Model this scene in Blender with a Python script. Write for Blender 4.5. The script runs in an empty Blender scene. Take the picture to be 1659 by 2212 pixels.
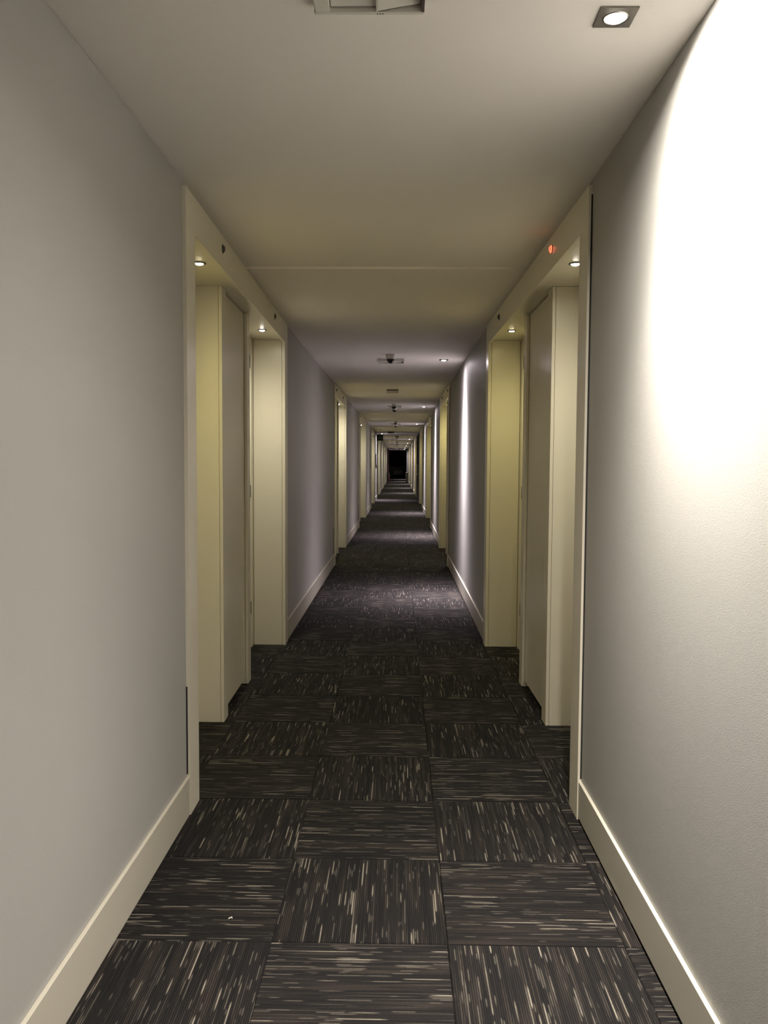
import bpy, bmesh, math, random
from mathutils import Matrix, Vector

S = bpy.context.scene
C = S.collection
random.seed(7)

# ------------------------------------------------------------------ camera
EYE = 1.358
cam = bpy.data.cameras.new('camera')
cam.sensor_fit = 'VERTICAL'
cam.sensor_height = 36.0
cam.lens = 1799.8 / 2212 * 36.0
cam.clip_end = 200
cam.clip_start = 0.02
co = bpy.data.objects.new('camera', cam)
C.objects.link(co)
PITCH, YAW, ROLL = -0.05941, -0.01694, 0.00539
fwd = Vector((math.sin(YAW) * math.cos(PITCH), math.cos(YAW) * math.cos(PITCH), math.sin(PITCH)))
rgt = Vector((math.cos(YAW), -math.sin(YAW), 0))
up = rgt.cross(fwd)
r2 = math.cos(ROLL) * rgt + math.sin(ROLL) * up
u2 = -math.sin(ROLL) * rgt + math.cos(ROLL) * up
M = Matrix.Identity(4)
for i in range(3):
    M[i][0], M[i][1], M[i][2] = r2[i], u2[i], -fwd[i]
M[2][3] = EYE
co.matrix_world = M
S.camera = co

# ------------------------------------------------------------------ world, exposure, lamp levels
w = bpy.data.worlds.new('world')
S.world = w
w.use_nodes = True
w.node_tree.nodes['Background'].inputs[0].default_value = (0.02, 0.02, 0.02, 1)
w.node_tree.nodes['Background'].inputs[1].default_value = 0.0
S.view_settings.view_transform = 'Standard'
S.view_settings.look = 'None'
S.view_settings.exposure = 0.22
S.view_settings.gamma = 1.0
S.view_settings.use_curve_mapping = False
S.cycles.max_bounces = 14
S.cycles.diffuse_bounces = 10
S.cycles.use_light_tree = True
S.cycles.caustics_reflective = False
S.cycles.caustics_refractive = False
S.cycles.sample_clamp_indirect = 6.0

NEAR_W = 610.0            # flood lamp of the nearest downlight
DOWN_W = 2100.0           # narrow lamps of the other corridor downlights
ALCOVE_W = 52.0          # wide spots in the door recess soffits
COL_NEAR = (1.0, 0.915, 0.82)
COL_FAR = (1.0, 0.87, 0.93)
COL_WARM = (0.90, 0.79, 0.37)
COL_WHITE = (1.5, 1.40, 1.12)

# ------------------------------------------------------------------ shell dimensions
WL, WR = 0.805, 0.705                 # wall planes, metres left and right of the camera axis
CEIL_A, CEIL_B, SEAM_Y = 2.398, 2.388, 4.51
HEAD_T, HEAD_B, SOFFIT = 2.374, 2.228, 2.246
FRAME_W = 0.14
END_Y = 74.3
BACK_Y = -6.6
DXP = [(-10, 0), (3.2, 0), (6.15, -.042), (13.2, -.038), (19.5, -.008), (27, .006), (60, -.02), (200, -.02)]


def dx(y):
    for (a, va), (b, vb) in zip(DXP, DXP[1:]):
        if y <= b:
            return va + (vb - va) * (y - a) / (b - a)
    return 0.0


# (outer near, outer far, pier near, pier far)
PORTALS = [(-3.25, -.15, -2.10, -1.35), (3.12, 6.255, 4.26, 5.12), (10.87, 13.35, 11.95, 12.40), (17.27, 20.6, 18.60, 19.30),
           (24.4, 27.75, 25.7, 26.45), (32.3, 35.5, 33.55, 34.25), (39.3, 42.5, 40.5, 41.25),
           (46.8, 50.0, 48.0, 48.75), (54.0, 57.2, 55.2, 55.95)]
ORD = ['rearmost', 'nearest', 'second', 'third', 'fourth', 'fifth', 'sixth', 'seventh', 'farthest']


# ------------------------------------------------------------------ materials
def mat(name, col=(.5, .5, .5), rough=.5, metal=0.0, spec=.5, emit=None, estr=0.0):
    m = bpy.data.materials.new(name)
    m.use_nodes = True
    b = m.node_tree.nodes['Principled BSDF']
    b.inputs['Base Color'].default_value = (*col, 1)
    b.inputs['Roughness'].default_value = rough
    b.inputs['Metallic'].default_value = metal
    b.inputs['Specular IOR Level'].default_value = spec
    if emit:
        b.inputs['Emission Color'].default_value = (*emit, 1)
        b.inputs['Emission Strength'].default_value = estr
    return m


class N:
    """small node helper"""
    def __init__(s, m):
        s.t = m.node_tree
        s.b = s.t.nodes['Principled BSDF']

    def new(s, kind, **kw):
        n = s.t.nodes.new(kind)
        for k, v in kw.items():
            setattr(n, k, v)
        return n

    def link(s, a, b):
        s.t.links.new(a, b)

    def val(s, sock, v):
        if isinstance(v, (int, float)):
            sock.default_value = v
        else:
            s.link(v, sock)

    def math(s, op, a, b=0.0, c=None, clamp=False):
        n = s.new('ShaderNodeMath', operation=op)
        n.use_clamp = clamp
        s.val(n.inputs[0], a)
        s.val(n.inputs[1], b)
        if c is not None:
            s.val(n.inputs[2], c)
        return n.outputs[0]

    def mix(s, f, a, b):
        n = s.new('ShaderNodeMix', data_type='RGBA')
        s.val(n.inputs['Factor'], f)
        for sk, v in ((n.inputs[6], a), (n.inputs[7], b)):
            if isinstance(v, tuple):
                sk.default_value = (*v, 1)
            else:
                s.link(v, sk)
        return n.outputs[2]

    def noise(s, vec, scale, detail=2.0, rough=.5):
        n = s.new('ShaderNodeTexNoise')
        if vec is not None:
            s.link(vec, n.inputs['Vector'])
        n.inputs['Scale'].default_value = scale
        n.inputs['Detail'].default_value = detail
        n.inputs['Roughness'].default_value = rough
        return n.outputs['Fac']

    def ramp(s, fac, lo, hi):
        n = s.new('ShaderNodeMapRange')
        n.inputs[1].default_value = lo
        n.inputs[2].default_value = hi
        n.clamp = True
        s.link(fac, n.inputs[0])
        return n.outputs[0]

    def pos(s):
        return s.new('ShaderNodeNewGeometry').outputs['Position']

    def bump(s, h, strength, dist):
        n = s.new('ShaderNodeBump')
        n.inputs['Strength'].default_value = strength
        n.inputs['Distance'].default_value = dist
        s.link(h, n.inputs['Height'])
        s.link(n.outputs[0], s.b.inputs['Normal'])


# wall: grey vinyl paper with a fine grain
m_wall = mat('wall_vinyl', (.32, .316, .30), .55, spec=.35)
n = N(m_wall)
g = n.noise(n.pos(), 330, 2, .6)
f2 = n.noise(n.pos(), 1.3, 3)
n.link(n.mix(n.ramp(f2, .3, .7), (.31, .307, .291), (.33, .327, .309)), n.b.inputs['Base Color'])
n.bump(g, .24, .0013)

# ceiling: matt emulsion
m_ceil = mat('ceiling_paint', (.88, .845, .81), .85, spec=.2)
n = N(m_ceil)
n.bump(n.noise(n.pos(), 260, 2), .12, .001)

# cream satin lacquer of frames, doors and skirting, with faint scuffs
m_trim = mat('cream_lacquer', (.64, .605, .505), .30, spec=.5)
n = N(m_trim)
mp = n.new('ShaderNodeMapping')
mp.inputs['Scale'].default_value = (3, 3, 22)
n.link(n.pos(), mp.inputs['Vector'])
scuff = n.ramp(n.noise(mp.outputs[0], 4, 4, .7), .70, .76)
n.link(n.mix(n.math('MULTIPLY', scuff, .35), (.64, .605, .505), (.30, .28, .22)), n.b.inputs['Base Color'])
n.bump(n.noise(n.pos(), 90, 2), .03, .001)

m_skirt = mat('skirting_lacquer', (.47, .445, .375), .28, spec=.5)
n = N(m_skirt)
mp = n.new('ShaderNodeMapping')
mp.inputs['Scale'].default_value = (3, 9, 60)
n.link(n.pos(), mp.inputs['Vector'])
scuff = n.ramp(n.noise(mp.outputs[0], 2.4, 3, .65), .71, .74)
n.link(n.mix(n.math('MULTIPLY', scuff, .7), (.47, .445, .375), (.14, .12, .08)), n.b.inputs['Base Color'])

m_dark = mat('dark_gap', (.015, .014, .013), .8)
m_black = mat('black_gloss', (.006, .006, .007), .12)
m_blackmat = mat('black_plastic', (.012, .012, .012), .5)
m_smoke = mat('smoked_lens', (.03, .026, .022), .3)
m_white = mat('white_plastic', (.62, .60, .55), .45)
m_metal = mat('brushed_steel', (.42, .40, .37), .35, 1.0)
m_bezel = mat('dull_bezel', (.10, .092, .08), .38, .6)
m_grey = mat('grey_bin', (.22, .22, .21), .5)
m_char = mat('charcoal_door', (.012, .012, .011), .9, spec=.15)
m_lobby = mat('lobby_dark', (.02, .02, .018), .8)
m_sofa = mat('grey_upholstery', (.42, .42, .39), .9)
m_wains = mat('lobby_wainscot', (.22, .22, .19), .7)
m_red = mat('red_enamel', (.16, .010, .009), .35)
m_maroon = mat('maroon_panel', (.07, .02, .02), .45)
m_green = mat('sign_green', (.003, .014, .010), .5)
m_pict = mat('sign_pictogram', (.22, .26, .24), .5)
m_plum = mat('notice_panel', (.10, .095, .11), .5)
m_paper = mat('paper', (.42, .41, .38), .8)
m_lamp_n = mat('lamp_glow', (.9, .9, .9), .4, emit=(1, .93, .82), estr=45)
m_lamp_f = mat('lamp_glow_cool', (.9, .9, .9), .4, emit=(1, .94, .92), estr=30)
m_lamp_w = mat('lamp_glow_warm', (.9, .9, .9), .4, emit=(1, .88, .62), estr=22)
m_ledred = mat('led_red', (.2, .01, .01), .4, emit=(1, .05, .03), estr=2.2)
m_ledhot = mat('led_red_core', (.2, .02, .01), .4, emit=(1, .16, .06), estr=3.0)

# carpet tile: ribbed pile along V with broken pale dashes on single ribs
m_carpet = mat('carpet_tile', (.03, .028, .026), .95, spec=.12)
n = N(m_carpet)
uv = n.new('ShaderNodeUVMap').outputs[0]
sep = n.new('ShaderNodeSeparateXYZ')
n.link(uv, sep.inputs[0])
rnd = n.new('ShaderNodeObjectInfo').outputs['Random']
u = n.math('MULTIPLY', n.math('ADD', sep.outputs[0], n.math('MULTIPLY', rnd, 37.0)), 84.0)
v = n.math('ADD', sep.outputs[1], n.math('MULTIPLY', rnd, 53.0))
rib = n.math('FLOOR', u)
fr = n.math('FRACT', u)


def dash(kscale, vs, lo, hi, seed):
    cx = n.new('ShaderNodeCombineXYZ')
    n.link(n.math('MULTIPLY', rib, kscale), cx.inputs[0])
    n.link(n.math('MULTIPLY', v, vs), cx.inputs[1])
    cx.inputs[2].default_value = seed
    return n.ramp(n.noise(cx.outputs[0], 1.0, 0.0), lo, hi)


d1 = dash(7.317, 2.3, .675, .715, 3.1)          # bright dashes
d2 = dash(5.713, 2.0, .62, .72, 11.7)          # dim dashes
br = dash(.27, 1.6, .50, .66, 21.3)            # broader brown drifts
bl = dash(3.137, 1.2, .50, .62, 31.9)          # darker ribs
c0 = n.mix(br, (.0118, .0106, .0104), (.0225, .0185, .0163))
c1 = n.mix(n.math('MULTIPLY', bl, .75), c0, (.006, .006, .0065))
c2 = n.mix(n.math('MULTIPLY', d2, .55), c1, (.040, .035, .031))
dv = dash(3.911, 2.0, .35, .70, 47.3)         # some dashes paler than others
c3 = n.mix(n.math('MULTIPLY', d1, n.math('MULTIPLY_ADD', dv, .75, .25)), c2, (.17, .152, .125))
d3 = dash(9.177, 5.5, .69, .73, 63.7)          # short dashes
c3 = n.mix(n.math('MULTIPLY', d3, .35), c3, (.12, .108, .09))
mott = n.ramp(n.noise(n.pos(), 420, 2, .7), .30, .70)
hs0 = n.new('ShaderNodeHueSaturation')
n.link(n.math('MULTIPLY_ADD', mott, .7, .65), hs0.inputs['Value'])
n.link(c3, hs0.inputs['Color'])
c3 = hs0.outputs[0]
gro = n.math('ABSOLUTE', n.math('SUBTRACT', fr, .5))
gv = n.ramp(gro, .22, .40)                      # 1 in the groove
c4 = n.mix(n.math('MULTIPLY', gv, .85), c3, (.0035, .0035, .0037))
tl = n.math('MULTIPLY_ADD', rnd, .25, .88)
hs = n.new('ShaderNodeHueSaturation')
n.link(tl, hs.inputs['Value'])
n.link(c4, hs.inputs['Color'])
n.link(hs.outputs[0], n.b.inputs['Base Color'])
n.bump(n.math('ADD', n.math('MULTIPLY', gv, -1.0), n.noise(n.pos(), 700, 1)), .5, .0016)


# ------------------------------------------------------------------ mesh helpers
class MB:
    def __init__(s):
        s.v, s.f = [], []

    def box(s, x0, x1, y0, y1, z0, z1):
        x0, x1 = min(x0, x1), max(x0, x1)
        b = len(s.v)
        s.v += [(x, y, z) for z in (z0, z1) for y in (y0, y1) for x in (x0, x1)]
        for q in ((0, 2, 3, 1), (4, 5, 7, 6), (0, 1, 5, 4), (1, 3, 7, 5), (3, 2, 6, 7), (2, 0, 4, 6)):
            s.f.append(tuple(b + i for i in q))
        return s

    def frustum(s, c, a0, b0, z0, a1, b1, z1):
        """box whose bottom (z0) is a0 x b0 and top (z1) a1 x b1"""
        b = len(s.v)
        for (a, q, z) in ((a0, b0, z0), (a1, b1, z1)):
            s.v += [(c[0] + sx * a / 2, c[1] + sy * q / 2, z) for sy in (-1, 1) for sx in (-1, 1)]
        for q in ((0, 2, 3, 1), (4, 5, 7, 6), (0, 1, 5, 4), (1, 3, 7, 5), (3, 2, 6, 7), (2, 0, 4, 6)):
            s.f.append(tuple(b + i for i in q))
        return s

    def lathe(s, c, prof, n=24, axis='z', close=True):
        """prof: list of (radius, height) along axis from c"""
        b = len(s.v)
        for (r, h) in prof:
            for k in range(n):
                a = 2 * math.pi * k / n
                p, q = r * math.cos(a), r * math.sin(a)
                if axis == 'z':
                    s.v.append((c[0] + p, c[1] + q, c[2] + h))
                elif axis == 'x':
                    s.v.append((c[0] + h, c[1] + p, c[2] + q))
                else:
                    s.v.append((c[0] + p, c[1] + h, c[2] + q))
        for i in range(len(prof) - 1):
            for k in range(n):
                k2 = (k + 1) % n
                s.f.append((b + i * n + k, b + i * n + k2, b + (i + 1) * n + k2, b + (i + 1) * n + k))
        if close:
            s.f.append(tuple(b + k for k in range(n))[::-1])
            s.f.append(tuple(b + (len(prof) - 1) * n + k for k in range(n)))
        return s

    def prism(s, pts, h0, h1, axis='x', swap=None):
        """polygon pts (a, b) in the plane normal to axis, extruded h0..h1"""
        b = len(s.v)
        k = len(pts)
        for h in (h0, h1):
            for (p, q) in pts:
                s.v.append({'x': (h, p, q), 'y': (p, h, q), 'z': (p, q, h)}[axis])
        s.f.append(tuple(b + i for i in range(k))[::-1])
        s.f.append(tuple(b + k + i for i in range(k)))
        for i in range(k):
            j = (i + 1) % k
            s.f.append((b + i, b + j, b + k + j, b + k + i))
        return s

    def tube(s, p, q, r, n=10):
        p, q = Vector(p), Vector(q)
        d = (q - p).normalized()
        a = d.orthogonal().normalized()
        c = d.cross(a)
        b = len(s.v)
        for e in (p, q):
            for k in range(n):
                t = 2 * math.pi * k / n
                s.v.append(tuple(e + r * (math.cos(t) * a + math.sin(t) * c)))
        for k in range(n):
            k2 = (k + 1) % n
            s.f.append((b + k, b + k2, b + n + k2, b + n + k))
        s.f.append(tuple(b + k for k in range(n))[::-1])
        s.f.append(tuple(b + n + k for k in range(n)))
        return s

    def build(s, name, m, parent=None, bevel=0.0, warp=True, smooth=False, origin=None):
        root = parent
        o0 = Vector((0, 0, 0))
        p = parent
        while p is not None:
            o0 += p.location
            p = p.parent
        if parent is None and origin is not None:
            o0 = Vector(origin)
        me = bpy.data.meshes.new(name)
        vs = [((x + dx(y) if warp else x) - o0.x, y - o0.y, z - o0.z) for (x, y, z) in s.v]
        me.from_pydata(vs, [], s.f)
        bm = bmesh.new()
        bm.from_mesh(me)
        bmesh.ops.recalc_face_normals(bm, faces=bm.faces)
        bm.to_mesh(me)
        bm.free()
        me.materials.append(m)
        if smooth:
            for f in me.polygons:
                f.use_smooth = len(f.vertices) == 4
        o = bpy.data.objects.new(name, me)
        C.objects.link(o)
        if parent is not None:
            o.parent = root
        else:
            o.location = o0
        if bevel:
            md = o.modifiers.new('bevel', 'BEVEL')
            md.width = bevel
            md.segments = 2
            md.limit_method = 'ANGLE'
        return o


def tag(o, label, cat, group=None, kind=None):
    o['label'] = label
    o['category'] = cat
    if group:
        o['group'] = group
    if kind:
        o['kind'] = kind
    return o


def thing(name, label, cat, loc, group=None, kind=None):
    o = bpy.data.objects.new(name, None)
    C.objects.link(o)
    o.location = loc
    o.empty_display_size = .1
    return tag(o, label, cat, group, kind)


def lamp(parent, loc, power, col, theta, p, radius=.02, tilt=(0, 0), spill=0.0, spill_theta=60):
    """a lamp with a bell-shaped beam: intensity exp(-(angle/theta)^p) about straight down"""
    L = bpy.data.lights.new('lamp_light', 'SPOT')
    L.energy = power
    L.color = col
    L.spot_size = math.radians(176)
    L.spot_blend = .1
    L.shadow_soft_size = radius
    L.use_nodes = True
    t = L.node_tree
    em = t.nodes['Emission']
    tc = t.nodes.new('ShaderNodeTexCoord')
    sp = t.nodes.new('ShaderNodeSeparateXYZ')
    t.links.new(tc.outputs['Normal'], sp.inputs[0])

    def mt(op, a, b=0.0):
        k = t.nodes.new('ShaderNodeMath')
        k.operation = op
        for i, x in enumerate((a, b)):
            if isinstance(x, (int, float)):
                k.inputs[i].default_value = x
            else:
                t.links.new(x, k.inputs[i])
        return k.outputs[0]
    ang = mt('ARCCOSINE', mt('MINIMUM', mt('ABSOLUTE', sp.outputs[2]), .99999))
    e = mt('EXPONENT', mt('MULTIPLY', mt('POWER', mt('DIVIDE', ang, math.radians(theta)), p), -1.0))
    if spill:
        fade = mt('MINIMUM', mt('MULTIPLY', mt('ABSOLUTE', sp.outputs[2]), 2.2), 1.0)      # shielded by the can towards the horizontal
        e = mt('ADD', e, mt('MULTIPLY', mt('MULTIPLY', fade, mt('EXPONENT', mt('MULTIPLY', mt('POWER', mt('DIVIDE', ang, math.radians(spill_theta)), 2.0), -1.0))), spill))
    t.links.new(e, em.inputs['Strength'])
    o = bpy.data.objects.new('lamp_light', L)
    C.objects.link(o)
    o.parent = parent
    o.location = loc
    o.rotation_euler = (math.radians(tilt[0]), math.radians(tilt[1]), 0)   # tilt of the lamp in its gimbal
    return o


def X(s, depth):
    """x of a plane `depth` behind the wall face on side s (-1 left, 1 right)"""
    return -(WL + depth) if s < 0 else WR + depth


SIDE = {-1: 'left', 1: 'right'}

# ------------------------------------------------------------------ floor: slab and carpet tiles
fl = MB().box(-1.6, 1.6, BACK_Y, 82, -.10, -.012).build('floor', m_dark, warp=False, origin=(0, 0, 0))
tag(fl, 'corridor floor of dark striped carpet tiles laid checkerwise', 'floor', kind='structure')
TX, TY, TS = 0.148, 2.2795, .5


def tile_geo(cx, cy, rot, uo):
    h, t, e = TS / 2 - .0006, TS / 2 - .003, .0025
    ring = lambda r, z: [(-r, -r, z), (r, -r, z), (r, r, z), (-r, r, z)]
    vs = ring(h, -.012) + ring(h, -e) + ring(t, 0)
    fs = [(8, 9, 10, 11)]
    for a in (0, 4):
        for k in range(4):
            fs.append((a + k, a + (k + 1) % 4, a + 4 + (k + 1) % 4, a + 4 + k))
    c, s_ = (0, 1) if rot else (1, 0)
    vv = [(cx + c * x - s_ * y, cy + s_ * x + c * y, z) for x, y, z in vs]
    uvs = [((x + .25) / TS + uo, (y + .25) / TS + uo * 1.7) for x, y, z in vs]
    return vv, fs, uvs


def tile_mesh(name, items):
    V, F, U = [], [], []
    for it in items:
        v_, f_, u_ = tile_geo(*it)
        b = len(V)
        V += v_
        U += u_
        F += [tuple(b + i for i in q) for q in f_]
    me = bpy.data.meshes.new(name)
    me.from_pydata(V, [], F)
    ul = me.uv_layers.new(name='UVMap')
    for lp in me.loops:
        ul.data[lp.index].uv = U[lp.vertex_index]
    me.materials.append(m_carpet)
    return me


tm = tile_mesh('carpet_tile', [(0, 0, False, 0.0)])
far_items = []


def in_alcove(ya, yb):
    return any(yb > a + .1 and ya < b - .1 for a, b, _, _ in PORTALS)


for r in range(-18, 160):
    ya = TY + r * TS
    if ya > 81:
        break
    for c in range(-2, 3):
        if c in (-2,) and not in_alcove(ya, ya + TS):
            continue
        cx, cy = TX + (c - .5) * TS, ya + .25
        rot = (c + r) % 2 == 1
        if -1.0 < ya < 24.5:
            o = bpy.data.objects.new('carpet_tile', tm)
            C.objects.link(o)
            o.parent = fl
            jit = .0022
            o.location = (cx + random.uniform(-jit, jit) * .3, cy + random.uniform(-jit, jit) * .3, random.uniform(-.0006, .0004))
            o.rotation_euler = (0, 0, (math.pi / 2 if rot else 0) + (math.pi if random.random() < .5 else 0))
        else:
            far_items.append((cx, cy, rot, random.random() * 40))
o = bpy.data.objects.new('carpet_tiles_beyond', tile_mesh('carpet_tiles_beyond', far_items))
C.objects.link(o)
o.parent = fl
o['kind'] = 'stuff'

# ------------------------------------------------------------------ ceiling
o = MB().box(-1.6, 1.6, BACK_Y, SEAM_Y, CEIL_A, 2.55).build('ceiling', m_ceil, warp=False, origin=(0, 0, CEIL_A))
tag(o, 'off-white plaster ceiling of the near corridor up to the cross seam', 'ceiling', kind='structure')
o = MB().box(-1.6, 1.6, SEAM_Y, END_Y, CEIL_B, 2.55).build('ceiling', m_ceil, warp=False, origin=(0, SEAM_Y, CEIL_B))
tag(o, 'off-white plaster ceiling beyond the cross seam, slightly lower', 'ceiling', kind='structure')

# ------------------------------------------------------------------ walls and skirting between the portals
edges = [BACK_Y] + [v for p in PORTALS for v in p[:2]] + [END_Y]
segs = [(edges[i], edges[i + 1]) for i in range(0, len(edges), 2)]
WHERE = ['behind the camera past the rear portal', 'beside the camera before the first portal', 'between first and second portals', 'between second and third portals',
         'between third and fourth portals', 'between fourth and fifth portals', 'between fifth and sixth portals',
         'between sixth and seventh portals', 'between seventh and last portals', 'past the last portal to the lobby']
for s in (-1, 1):
    for i, (a, b) in enumerate(segs):
        if s == 1 and i == 5:
            continue                     # dark fire doors fill this bay on the right
        wa = a - .06 if i else a
        wb = b + .08 if i < len(segs) - 1 else b
        o = MB().box(X(s, 0), X(s, .32), wa, wb, 0, 2.386 if a > SEAM_Y else 2.396)
        o = o.build('wall_' + SIDE[s], m_wall, origin=(X(s, 0), a, 0))
        tag(o, f'grey papered {SIDE[s]} wall {WHERE[i]}', 'wall', kind='structure')
        o = MB().box(X(s, -.012), X(s, 0), a, b, .011 if s > 0 else .002, .15).build(
            'baseboard_' + SIDE[s], m_skirt, bevel=.0015, origin=(X(s, 0), a, 0))
        tag(o, f'cream skirting board on the {SIDE[s]} wall {WHERE[i]}', 'baseboard', kind='structure')
o = MB().box(-1.6, 1.6, BACK_Y - .2, BACK_Y, 0, 2.39).build('wall_back', m_wall, warp=False, origin=(0, BACK_Y, 0))
tag(o, 'grey wall closing the corridor behind the camera', 'wall', kind='structure')

# ------------------------------------------------------------------ portals: frames, piers, room doors
door_no = 0
INDIC = []


def next_door():
    global door_no
    door_no += 1
    return f'door_{door_no}'


def room_door(s, a, b, lab, detail):
    """cream room door in the back plane of a recess, between y=a and y=b"""
    t = thing(next_door(), lab, 'door', (X(s, .22) + dx((a + b) / 2), (a + b) / 2, 0), kind='structure')
    D = lambda d: X(s, d)
    cw = min(.09, (b - a) * .12)
    MB().box(D(.22), D(.32), a, a + cw, 0, SOFFIT - .001).build('casing', m_trim, t, bevel=.002)
    MB().box(D(.22), D(.32), b - cw, b, 0, SOFFIT - .001).build('casing', m_trim, t, bevel=.002)
    MB().box(D(.22), D(.32), a + cw + .001, b - cw - .001, 2.13, SOFFIT - .001).build('casing_head', m_trim, t, bevel=.002)
    lf = MB().box(D(.238), D(.28), a + cw + .004, b - cw - .004, .008, 2.126).build('door_leaf', m_trim, t, bevel=.002)
    if detail:
        yh = a + cw + .07
        h = MB()
        h.box(D(.232), D(.2375), yh - .03, yh + .03, .92, 1.16)
        h.tube((D(.232), yh, 1.02), (D(.18), yh, 1.02), .009)
        h.tube((D(.185), yh - .005, 1.02), (D(.185), yh + .13, 1.02), .010)
        h.build('door_handle', m_metal, lf)
        for z in (.25, 1.1, 2.03):
            MB().lathe((D(.232), b - cw - .003, z), [(.007, 0), (.009, .005), (.009, .085), (.007, .09)], 10).build('hinge', m_bezel, t)
    return t


def pier(s, p, q, lab, dp=.08):
    """cream pier between the two recesses with a flush service cupboard door"""
    t = thing(next_door(), lab, 'cupboard door', (X(s, dp) + dx((p + q) / 2), (p + q) / 2, 0), kind='structure')
    D = lambda d: X(s, d)
    cw = .11 if q - p > .6 else .06
    top = SOFFIT - .001
    MB().box(D(dp), D(dp + .017), p, p + cw, 0, top).build('casing', m_trim, t, bevel=.002)
    MB().box(D(dp), D(dp + .017), q - cw * .9, q, 0, top).build('casing', m_trim, t, bevel=.002)
    MB().box(D(dp + .0182), D(.218), p + .0012, p + cw, 0, top).build('side_lining', m_trim, t, bevel=.001)
    MB().box(D(dp + .0182), D(.218), q - cw * .9, q - .0012, 0, top).build('side_lining', m_trim, t, bevel=.001)
    MB().box(D(dp + .019), D(dp + .045), p + cw + .003, q - cw * .9 - .003, .035, top - .004).build('door_panel', m_trim, t, bevel=.0015)
    MB().box(D(dp + .05), D(.30), p + cw + .001, q - cw * .9 - .001, 0, top - .002).build('shade_filler', m_dark, t)  # near-black filler, colours in the shade of the gap under the panel


def portal(i, s):
    y0, y1, pa, pb = PORTALS[i]
    a, b = y0 + FRAME_W, y1 - FRAME_W
    D = lambda d: X(s, d)
    side = SIDE[s]
    t = thing(f'trim_{2 * i + (1 if s < 0 else 2)}', f'cream portal frame round the {ORD[i]} pair of doors on the {side}',
              'door frame', (D(0) + dx(y0), y0, 0), kind='structure')
    top = HEAD_T if y0 < SEAM_Y else HEAD_T - .003
    # the two jambs, the head with its lip, the lining of the reveals and the soffit
    MB().box(D(-.015), D(-.0005), y0, a, 0, HEAD_B).box(D(-.0005), D(.007), y0 + .085, a, 0, HEAD_B).build('jamb', m_trim, t)
    MB().box(D(-.015), D(-.0005), b, y1, 0, HEAD_B).box(D(-.0005), D(.007), b, y1 - .065, 0, HEAD_B).build('jamb', m_trim, t)
    MB().box(D(-.015), D(.007), y0, y1, HEAD_B, top).build('lintel', m_trim, t)
    MB().box(D(.009), D(.218), a - .055, a - .0015, 0, SOFFIT - .001).build('reveal_lining', m_trim, t, bevel=.001)
    MB().box(D(.009), D(.218), b + .0015, b + .07, 0, SOFFIT - .001).build('reveal_lining', m_trim, t, bevel=.001)
    MB().box(D(.009), D(.33), a - .05, b + .05, SOFFIT, CEIL_B - .004).build('soffit', m_trim, t)
    MB().box(D(-.006), D(-.0004), y0 - .0015, y0 - .0002, .16, (2.34 if s > 0 else .5)).build('painted_shadow_strip', m_dark, t)  # solid dark strip, its colour stands in for shade between wall and jamb
    det = i < 3
    room_door(s, a, pa, f'room door in the nearer recess of the {ORD[i]} {side} portal', det)
    room_door(s, pb, b, f'room door in the farther recess of the {ORD[i]} {side} portal', det)
    pier(s, pa, pb, f'cream cupboard door pier between the doors of the {ORD[i]} {side} portal', (.08, .08, .045, .06)[min(i, 3)])
    # recess spotlights
    for k, (ya, yb, nm) in enumerate(((a, pa, 'nearer'), (pb, b, 'farther'))):
        yc = (ya + yb) / 2 + (.02 if k == 0 else .05)
        xc = D(.085) + dx(yc)
        warm = (k == 0) if s < 0 else (k == 1)
        l = thing('recess_spotlight', f'small round spotlight over the {nm} door of the {ORD[i]} {side} portal', 'ceiling light',
                  (xc, yc, SOFFIT), group='round spotlights in the door recess soffits')
        MB().lathe((xc, yc, SOFFIT), [(.030, -.0002), (.030, -.004), (.024, -.005), (.019, -.0015), (.019, -.0003)], 24).build('ring', m_bezel, l, warp=False, smooth=True)
        MB().lathe((xc, yc, SOFFIT), [(.0185, -.0005), (.018, -.005), (.013, -.008), (.005, -.009)], 20).build('bulb', m_lamp_w if warm else m_lamp_n, l, warp=False, smooth=True)
        lamp(l, (0, 0, -.02), ALCOVE_W, COL_WARM if warm else COL_WHITE, 32, 1.7, .018)
    # round door indicators on the lintel
    if 0 < i < 4:
        zc = (HEAD_B + HEAD_T) / 2 + .015
        for k, (yc, nm) in enumerate(((y0 + .66, 'nearer'), (y1 - .68, 'farther'))):
            yc = y0 + (.69 if i == 1 else .28) if k == 0 else y1 - (.70 if i == 1 else .9)
            lit = (i == 1 and s > 0 and k == 0)
            lab = 'red lit round door indicator on the nearest right lintel' if lit else \
                f'unlit round door indicator over the {nm} door on the {ORD[i]} {side} lintel'
            xf = D(-.015) + dx(yc)
            q = thing('door_indicator', lab, 'indicator light', (xf, yc, zc), group='round door indicators on the lintels')
            sg = -s                                # out of the wall
            MB().lathe((xf, yc, zc), [(.021, 0), (.021, sg * .002), (.018, sg * .003), (.0165, sg * .001)], 24, axis='x').build(
                'bezel', m_bezel, q, warp=False, smooth=True)
            MB().lathe((xf, yc, zc), [(.0165, sg * .0004), (.0162, sg * .003), (.0135, sg * .008), (.008, sg * .011), (.003, sg * .012)], 20, axis='x').build(
                'lens', m_ledred if lit else m_smoke, q, warp=False, smooth=True)
            if lit:
                rr = MB()
                rr.lathe((xf, yc, zc), [(.0163, sg * .0035), (.0172, sg * .0035), (.0172, sg * .006), (.0150, sg * .0068)], 24, axis='x', close=False)
                rr.box(xf + sg * .010, xf + sg * .0128, yc - .0025, yc + .0025, zc - .009, zc + .009)
                rr.build('icon', m_ledhot, q, warp=False)


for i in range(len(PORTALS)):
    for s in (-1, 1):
        portal(i, s)

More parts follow.
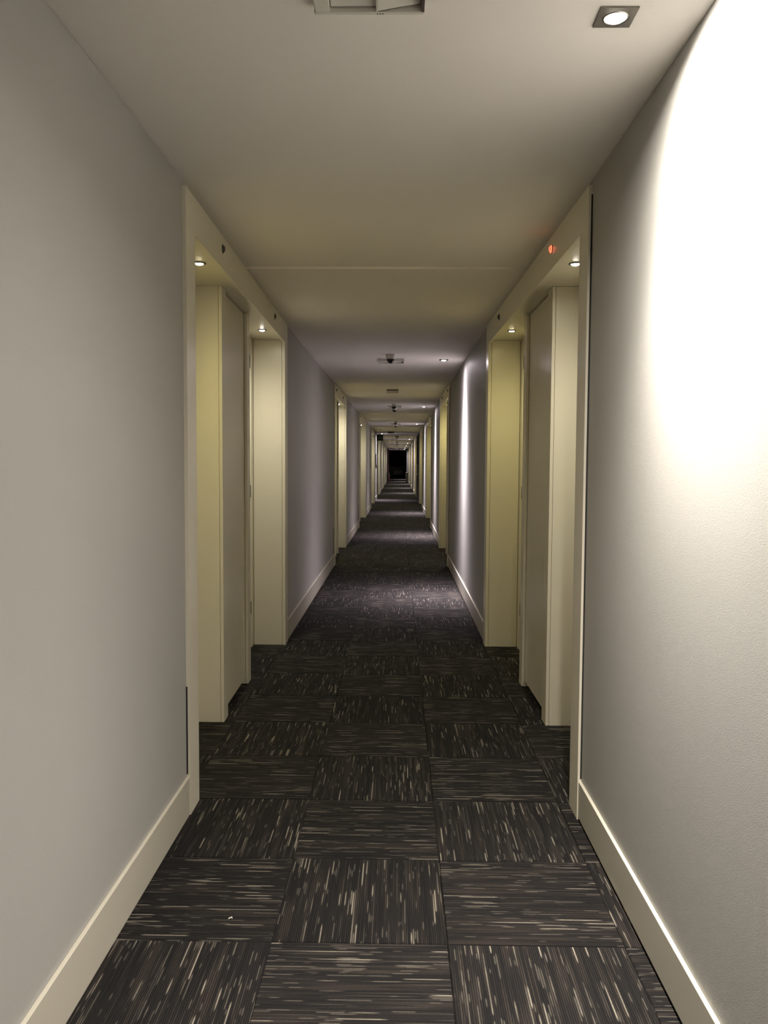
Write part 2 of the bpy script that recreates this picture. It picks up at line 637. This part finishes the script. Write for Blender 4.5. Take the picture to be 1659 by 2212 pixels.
# ------------------------------------------------------------------ dark fire doors, right bay between fourth and fifth portals
a, b = PORTALS[4][1], PORTALS[5][0]
t = thing('door_50', 'dark charcoal double fire doors in the right wall between fourth and fifth portals', 'door', (X(1, .05), (a + b) / 2, 0), kind='structure')
m_ = (a + b) / 2
MB().box(X(1, .004), X(1, .05), a - .06, m_ - .004, .008, 2.3).build('door_leaf', m_char, t, bevel=.002, warp=True)
MB().box(X(1, .004), X(1, .05), m_ + .004, b + .08, .008, 2.3).build('door_leaf', m_char, t, bevel=.002)
MB().box(X(1, .002), X(1, .3), a - .05, b + .08, 2.305, 2.385).build('casing_head', m_char, t)
for yy in (m_ - .08, m_ + .08):
    MB().tube((X(1, -.04), yy, .9), (X(1, -.04), yy, 1.3), .012).tube((X(1, -.04), yy, .95), (X(1, .003), yy, .95), .008).tube(
        (X(1, -.04), yy, 1.25), (X(1, .003), yy, 1.25), .008).build('pull_handle', m_metal, t)


# ------------------------------------------------------------------ corridor downlights
def downlight(x, y, lab, near=False):
    x += dx(y)
    z = CEIL_A if y < SEAM_Y else CEIL_B
    t = thing('ceiling_downlight', lab, 'ceiling light', (x, y, z), group='square downlights along the corridor ceiling')
    h, r, nn = .0435, .031, 32
    mb = MB()
    # square plate with a round hole
    sq, ci = [], []
    for k in range(nn):
        an = 2 * math.pi * k / nn
        cc, ss = math.cos(an), math.sin(an)
        f = h / max(abs(cc), abs(ss))
        sq.append((x + cc * f, y + ss * f))
        ci.append((x + cc * r, y + ss * r))
    for zz, ring in ((z - .0002, sq), (z - .004, sq), (z - .005, ci), (z - .0005, ci)):
        mb.v += [(p, q, zz) for p, q in ring]
    for L in range(3):
        for k in range(nn):
            k2 = (k + 1) % nn
            mb.f.append((L * nn + k, L * nn + k2, (L + 1) * nn + k2, (L + 1) * nn + k))
    mb.build('bezel', m_bezel, t, warp=False)
    MB().lathe((x, y, z), [(.0305, -.0006), (.030, -.004), (.027, -.0065), (.025, -.004), (.024, -.001)], 28).build('gimbal_ring', m_metal, t, warp=False, smooth=True)
    MB().lathe((x, y, z), [(.024, -.001), (.023, -.006), (.017, -.010), (.008, -.012)], 24).build('bulb', m_lamp_n if near else m_lamp_f, t, warp=False, smooth=True)
    if near:
        lamp(t, (0, 0, -.022), NEAR_W, COL_NEAR, 37, 3.0, .022, tilt=(-10, -6), spill=.25, spill_theta=64)
    else:
        lamp(t, (0, 0, -.022), DOWN_W, COL_FAR, 17.6, 1.6, .022, spill=.012, spill_theta=80)


downlight(.499, 2.014, 'square downlight nearest the camera by the bright right wall', True)
for y, nm in ((8.43, 'second'), (15.4, 'third'), (22.3, 'fourth'), (37, 'fifth'), (44.5, 'sixth'), (52, 'seventh'), (59.5, 'eighth'), (67, 'ninth')):
    downlight(.488, y, f'{nm} square downlight from the camera along the right of the ceiling')
downlight(-.60, 30.0, 'square downlight on the left of the ceiling near the hanging exit sign')


downlight(.499, -4.6, 'square downlight behind the camera near the right wall', True)


# ------------------------------------------------------------------ ceiling vents
def vent(x, y, z, lab):
    t = thing('ceiling_vent', lab, 'vent', (x, y, z), group='square ceiling vents')
    a, h = .125, .022
    zb = z - h
    MB().box(x - a, x + a, y + .114, y + .125, zb, z - .0003).build('frame_rail', m_white, t, bevel=.002, warp=False)
    MB().box(x - a, x + a, y - .125, y - .105, zb, z - .0003).build('frame_rail', m_white, t, bevel=.002, warp=False)
    MB().box(x + .119, x + .125, y - .1045, y + .1135, zb, z - .0003).build('frame_rail', m_metal, t, warp=False)
    MB().prism([(x - .128, z - .0003), (x - .120, zb), (x - .089, zb), (x - .089, z - .0003)], y - .1045, y + .1135, axis='y').build('side_block', m_white, t, warp=False)
    MB().box(x - .0885, x + .1185, y - .1045, y + .1135, z - .002, z - .0003).build('backing', m_grey, t, warp=False)
    MB().box(x + .017, x + .0205, y - .104, y + .113, zb + .001, z - .0021).build('divider', m_white, t, warp=False)
    # angled deflector plates in the two bays
    MB().box(x - .086, x + .0165, y - .10, y + .110, z - .010, z - .0085).build('deflector', m_white, t, warp=False)
    MB().prism([(x + .021, zb + .002), (x + .021, zb + .0035), (x + .116, z - .003), (x + .116, z - .0045)], y - .10, y + .110, axis='y').build('deflector', m_white, t, warp=False)
    hm = MB()
    for k in range(3):
        hm.box(x + .018 + k * .006, x + .0205 + k * .006, y + .118, y + .121, zb - .0006, zb + .001)
    hm.build('screw_holes', m_black, t, warp=False)


vent(-.073, 1.838, CEIL_A, 'square white ceiling vent at the top edge nearest the camera')
vent(-.078, 8.475, CEIL_B, 'square ceiling vent behind the nearest black dome camera')
vent(-.076, 15.3, CEIL_B, 'square ceiling vent behind the second black dome camera')
vent(-.076, 22.2, CEIL_B, 'square ceiling vent behind the fourth black dome camera')


# ------------------------------------------------------------------ dome cameras
def dome(x, y, lab):
    z = CEIL_B
    t = thing('dome_camera', lab, 'camera', (x, y, z), group='dome cameras along the ceiling')
    MB().lathe((x, y, z), [(.047, -.0003), (.047, -.006), (.042, -.040), (.040, -.045)], 28).build('base', m_white, t, warp=False, smooth=True)
    pr = [(.0385 * math.cos(k * math.pi / 16), -.0452 - .040 * math.sin(k * math.pi / 16)) for k in range(8)]
    MB().lathe((x, y, z), pr, 24).build('dome', m_black, t, warp=False, smooth=True)


for y, nm in ((8.03, 'nearest'), (14.85, 'second'), (15.75, 'third'), (21.0, 'fourth'), (22.65, 'fifth'), (34.2, 'sixth'), (40.6, 'seventh'), (47.2, 'eighth'), (60.2, 'farthest')):
    dome(-.080, y, f'white dome camera with black dome, {nm} along the corridor ceiling')


# ------------------------------------------------------------------ small ceiling boxes
def cbox(x, y, wd, m1, lab, d=.14):
    t = thing('detector_box', lab, 'detector', (x, y, CEIL_B), group='flat boxes on the ceiling')
    MB().box(x - wd * .46, x + wd * .46, y - d * .46, y + d * .46, CEIL_B - .014, CEIL_B - .0003).build('mount', m_blackmat, t, warp=False)
    MB().frustum((x, y), wd * .90, d * .9, CEIL_B - .046, wd, d, CEIL_B - .0143).build('cover', m1, t, warp=False, bevel=.003)


cbox(-.089, 11.92, .176, m_white, 'pale flat box on the ceiling before the second portal lintels')
cbox(-.25, 28.0, .22, m_blackmat, 'dark flat box on the ceiling beside the left exit sign')
cbox(-.06, 32.7, .16, m_grey, 'grey flat box on the ceiling beyond the left exit sign')


# ------------------------------------------------------------------ hanging exit signs
def exit_sign(x, y, wd, ht, lab, flip):
    z1 = CEIL_B - .095
    t = thing('exit_sign', lab, 'sign', (x, y, CEIL_B))
    hb = MB()
    hb.box(x - .025, x + .025, y - .02, y + .02, CEIL_B - .012, CEIL_B - .0003)
    hb.tube((x, y, CEIL_B - .012), (x, y, z1), .006)
    hb.build('hanger', m_white, t, warp=False)
    MB().box(x - wd / 2, x + wd / 2, y - .018, y + .018, z1 - ht, z1).build('housing', m_blackmat, t, warp=False, bevel=.004)
    fp = MB().box(x - wd * .45, x + wd * .45, y - .0198, y - .0184, z1 - ht * .93, z1 - ht * .07).build('sign_face', m_green, t, warp=False)
    zc = z1 - ht * .52
    u = wd * .07 * (-1 if flip else 1)
    pc = MB()
    Y0, Y1 = y - .0212, y - .0199
    P = lambda pts: pc.prism([(x + a * u, zc + b * abs(u)) for a, b in pts], Y0, Y1, axis='y')
    # running figure on the left, doorway bar on the right
    pc.lathe((x - 2.2 * u, Y0, zc + 2.2 * abs(u)), [(.55 * abs(u), 0), (.55 * abs(u), .0012)], 10, axis='y')
    P([(-3.0, 1.5), (-1.8, 1.6), (-2.2, -.3), (-3.3, -.2)])
    P([(-3.3, -.2), (-2.7, -.3), (-3.6, -2.2), (-4.4, -2.0), (-3.9, -1.6)])
    P([(-2.9, -.2), (-2.2, -.3), (-1.3, -1.1), (-1.7, -2.5), (-2.2, -2.4), (-1.9, -1.3)])
    P([(-1.8, 1.6), (-1.9, 1.1), (-.7, .5), (-.5, .9)])
    P([(1.9, -2.8), (3.4, -2.8), (3.4, 2.8), (1.9, 2.8)])
    pc.build('pictogram', m_pict, fp, warp=False)


exit_sign(-.625, 28.4, .20, .20, 'dark green hanging exit sign by the left wall', False)
exit_sign(.56, 55.0, .20, .20, 'dark exit sign hanging far off by the right wall', True)

# framed notice on the left wall under the sign
t = thing('notice_board', 'dim purple grey notice panel on the lit left wall past the exit sign', 'notice', (X(-1, 0) + dx(30), 30, 1.26))
MB().box(X(-1, -.018), X(-1, -.0005), 29.5, 30.6, 1.25, 1.66).build('frame', m_bezel, t, bevel=.003)
MB().box(X(-1, -.0195), X(-1, -.0182), 29.53, 30.57, 1.28, 1.63).build('panel', m_plum, t)

# ------------------------------------------------------------------ far end: bins, extinguisher, riser panel, dark lobby
t = thing('waste_bin', 'tall black bin standing on the left at the far end', 'bin', (-.742, 59.3, 0))
MB().lathe((-.742, 59.3, 0), [(.072, 0), (.08, .02), (.08, .60), (.074, .61)], 24).build('body', m_blackmat, t, warp=False, smooth=True)
MB().lathe((-.742, 59.3, 0), [(.082, .612), (.082, .64), (.05, .66), (.01, .662)], 24).build('lid', m_black, t, warp=False, smooth=True)
t = thing('fire_extinguisher', 'red fire extinguisher just behind the black bin', 'extinguisher', (-.685, 60.1, 0))
MB().lathe((-.685, 60.1, 0), [(.05, 0), (.062, .01), (.062, .46), (.045, .53), (.02, .56), (.018, .58)], 20).build('cylinder', m_red, t, warp=False, smooth=True)
MB().lathe((-.685, 60.1, 0), [(.02, .5802), (.022, .62), (.012, .63)], 14).box(-.695, -.675, 60.0, 60.12, .63, .645).box(
    -.695, -.675, 59.99, 60.1, .665, .678).build('valve', m_blackmat, t, warp=False)
hz = MB()
hp = [(-.685, 60.06, .60), (-.64, 60.03, .56), (-.618, 60.03, .45), (-.617, 60.04, .25)]
for p, q in zip(hp, hp[1:]):
    hz.tube(p, q, .009)
hz.build('hose', m_blackmat, t, warp=False)
t = thing('riser_cupboard', 'tall maroon riser cupboard on the left wall above the black bin', 'cupboard', (-.75, 61, 0))
MB().box(-.822, -.72, 60.6, 61.5, 0, 2.36).build('carcass', m_maroon, t, warp=False, bevel=.003)
lf = MB().box(-.7195, -.705, 60.63, 61.47, .05, 2.32).build('door', m_maroon, t, warp=False, bevel=.002)
MB().tube((-.69, 60.75, 1.0), (-.69, 60.75, 1.2), .007).tube((-.69, 60.75, 1.02), (-.7049, 60.75, 1.02), .005).tube(
    (-.69, 60.75, 1.18), (-.7049, 60.75, 1.18), .005).build('handle', m_metal, lf, warp=False)
t = thing('waste_bin', 'tall grey steel bin standing on the right at the far end', 'bin', (.60, 58.4, 0))
MB().lathe((.60, 58.4, 0), [(.094, 0), (.10, .02), (.10, .62), (.096, .63)], 28).build('body', m_grey, t, warp=False, smooth=True)
MB().lathe((.60, 58.4, 0), [(.101, .632), (.101, .67), (.085, .68), (.06, .66)], 28).build('rim', m_metal, t, warp=False, smooth=True)

LW = 3.0
l = thing('ceiling_downlight', 'added unseen round lamp that faintly brightens the dark lobby', 'ceiling light', (-1.7, 77.5, 2.392), group='added unseen lobby lamps')  # lamp added out of view to lift the lobby and its chair
MB().lathe((-1.7, 77.5, 2.392), [(.05, -.0003), (.05, -.005), (.035, -.006), (.034, -.001)], 20).build('ring', m_bezel, l, warp=False)
MB().lathe((-1.7, 77.5, 2.392), [(.033, -.001), (.03, -.006), (.01, -.009)], 20).build('bulb', m_lamp_w, l, warp=False)
lamp(l, (0, 0, -.02), 9.0, COL_WHITE, 60, 2.0, .03)
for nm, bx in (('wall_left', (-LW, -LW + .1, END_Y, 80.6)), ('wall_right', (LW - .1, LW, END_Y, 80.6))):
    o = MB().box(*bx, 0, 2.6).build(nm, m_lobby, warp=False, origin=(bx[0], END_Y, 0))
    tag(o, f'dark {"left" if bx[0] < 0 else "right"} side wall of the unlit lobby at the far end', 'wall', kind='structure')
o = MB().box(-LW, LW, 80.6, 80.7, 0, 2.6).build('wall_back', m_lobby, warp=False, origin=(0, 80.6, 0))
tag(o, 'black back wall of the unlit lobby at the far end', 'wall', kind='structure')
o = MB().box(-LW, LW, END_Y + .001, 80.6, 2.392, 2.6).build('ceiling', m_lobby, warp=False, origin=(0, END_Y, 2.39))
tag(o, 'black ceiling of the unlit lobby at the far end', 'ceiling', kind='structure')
o = MB().box(-LW + .1, LW - .1, 80.55, 80.599, 0, .98).build('trim_50', m_wains, warp=False, bevel=.004, origin=(0, 80.55, 0))
tag(o, 'dark wainscot panel across the lobby back wall', 'panelling', kind='structure')
t = thing('armchair', 'small grey armchair with dark arms in the unlit lobby', 'chair', (-.05, 79.9, 0))
MB().box(-.50, .40, 79.7, 80.15, .20, .44).build('seat', m_sofa, t, warp=False, bevel=.03)
MB().box(-.54, .44, 80.16, 80.32, .20, .62).build('backrest', m_sofa, t, warp=False, bevel=.03)
MB().box(-.66, -.545, 79.68, 80.32, .12, .60).build('arm', m_blackmat, t, warp=False, bevel=.02)
MB().box(.445, .56, 79.68, 80.32, .12, .60).build('arm', m_blackmat, t, warp=False, bevel=.02)
for xx in (-.62, .52):
    for yy in (79.72, 80.25):
        MB().box(xx - .02, xx + .02, yy, yy + .04, 0, .119).build('leg', m_blackmat, t, warp=False)

# ------------------------------------------------------------------ scrap on the carpet
sc = MB()
sc.v = [(-.498, 2.39, .001), (-.493, 2.388, .003), (-.491, 2.396, .002), (-.484, 2.394, .001), (-.487, 2.399, .005), (-.496, 2.397, .002)]
sc.f = [(0, 1, 5), (1, 2, 5), (2, 4, 5), (2, 3, 4)]
o = sc.build('paper_scrap', m_paper, warp=False, origin=(-.496, 2.39, 0))
md = o.modifiers.new('thick', 'SOLIDIFY')
md.thickness = .0006
tag(o, 'tiny white paper scrap lying on the dark carpet at front left', 'litter')
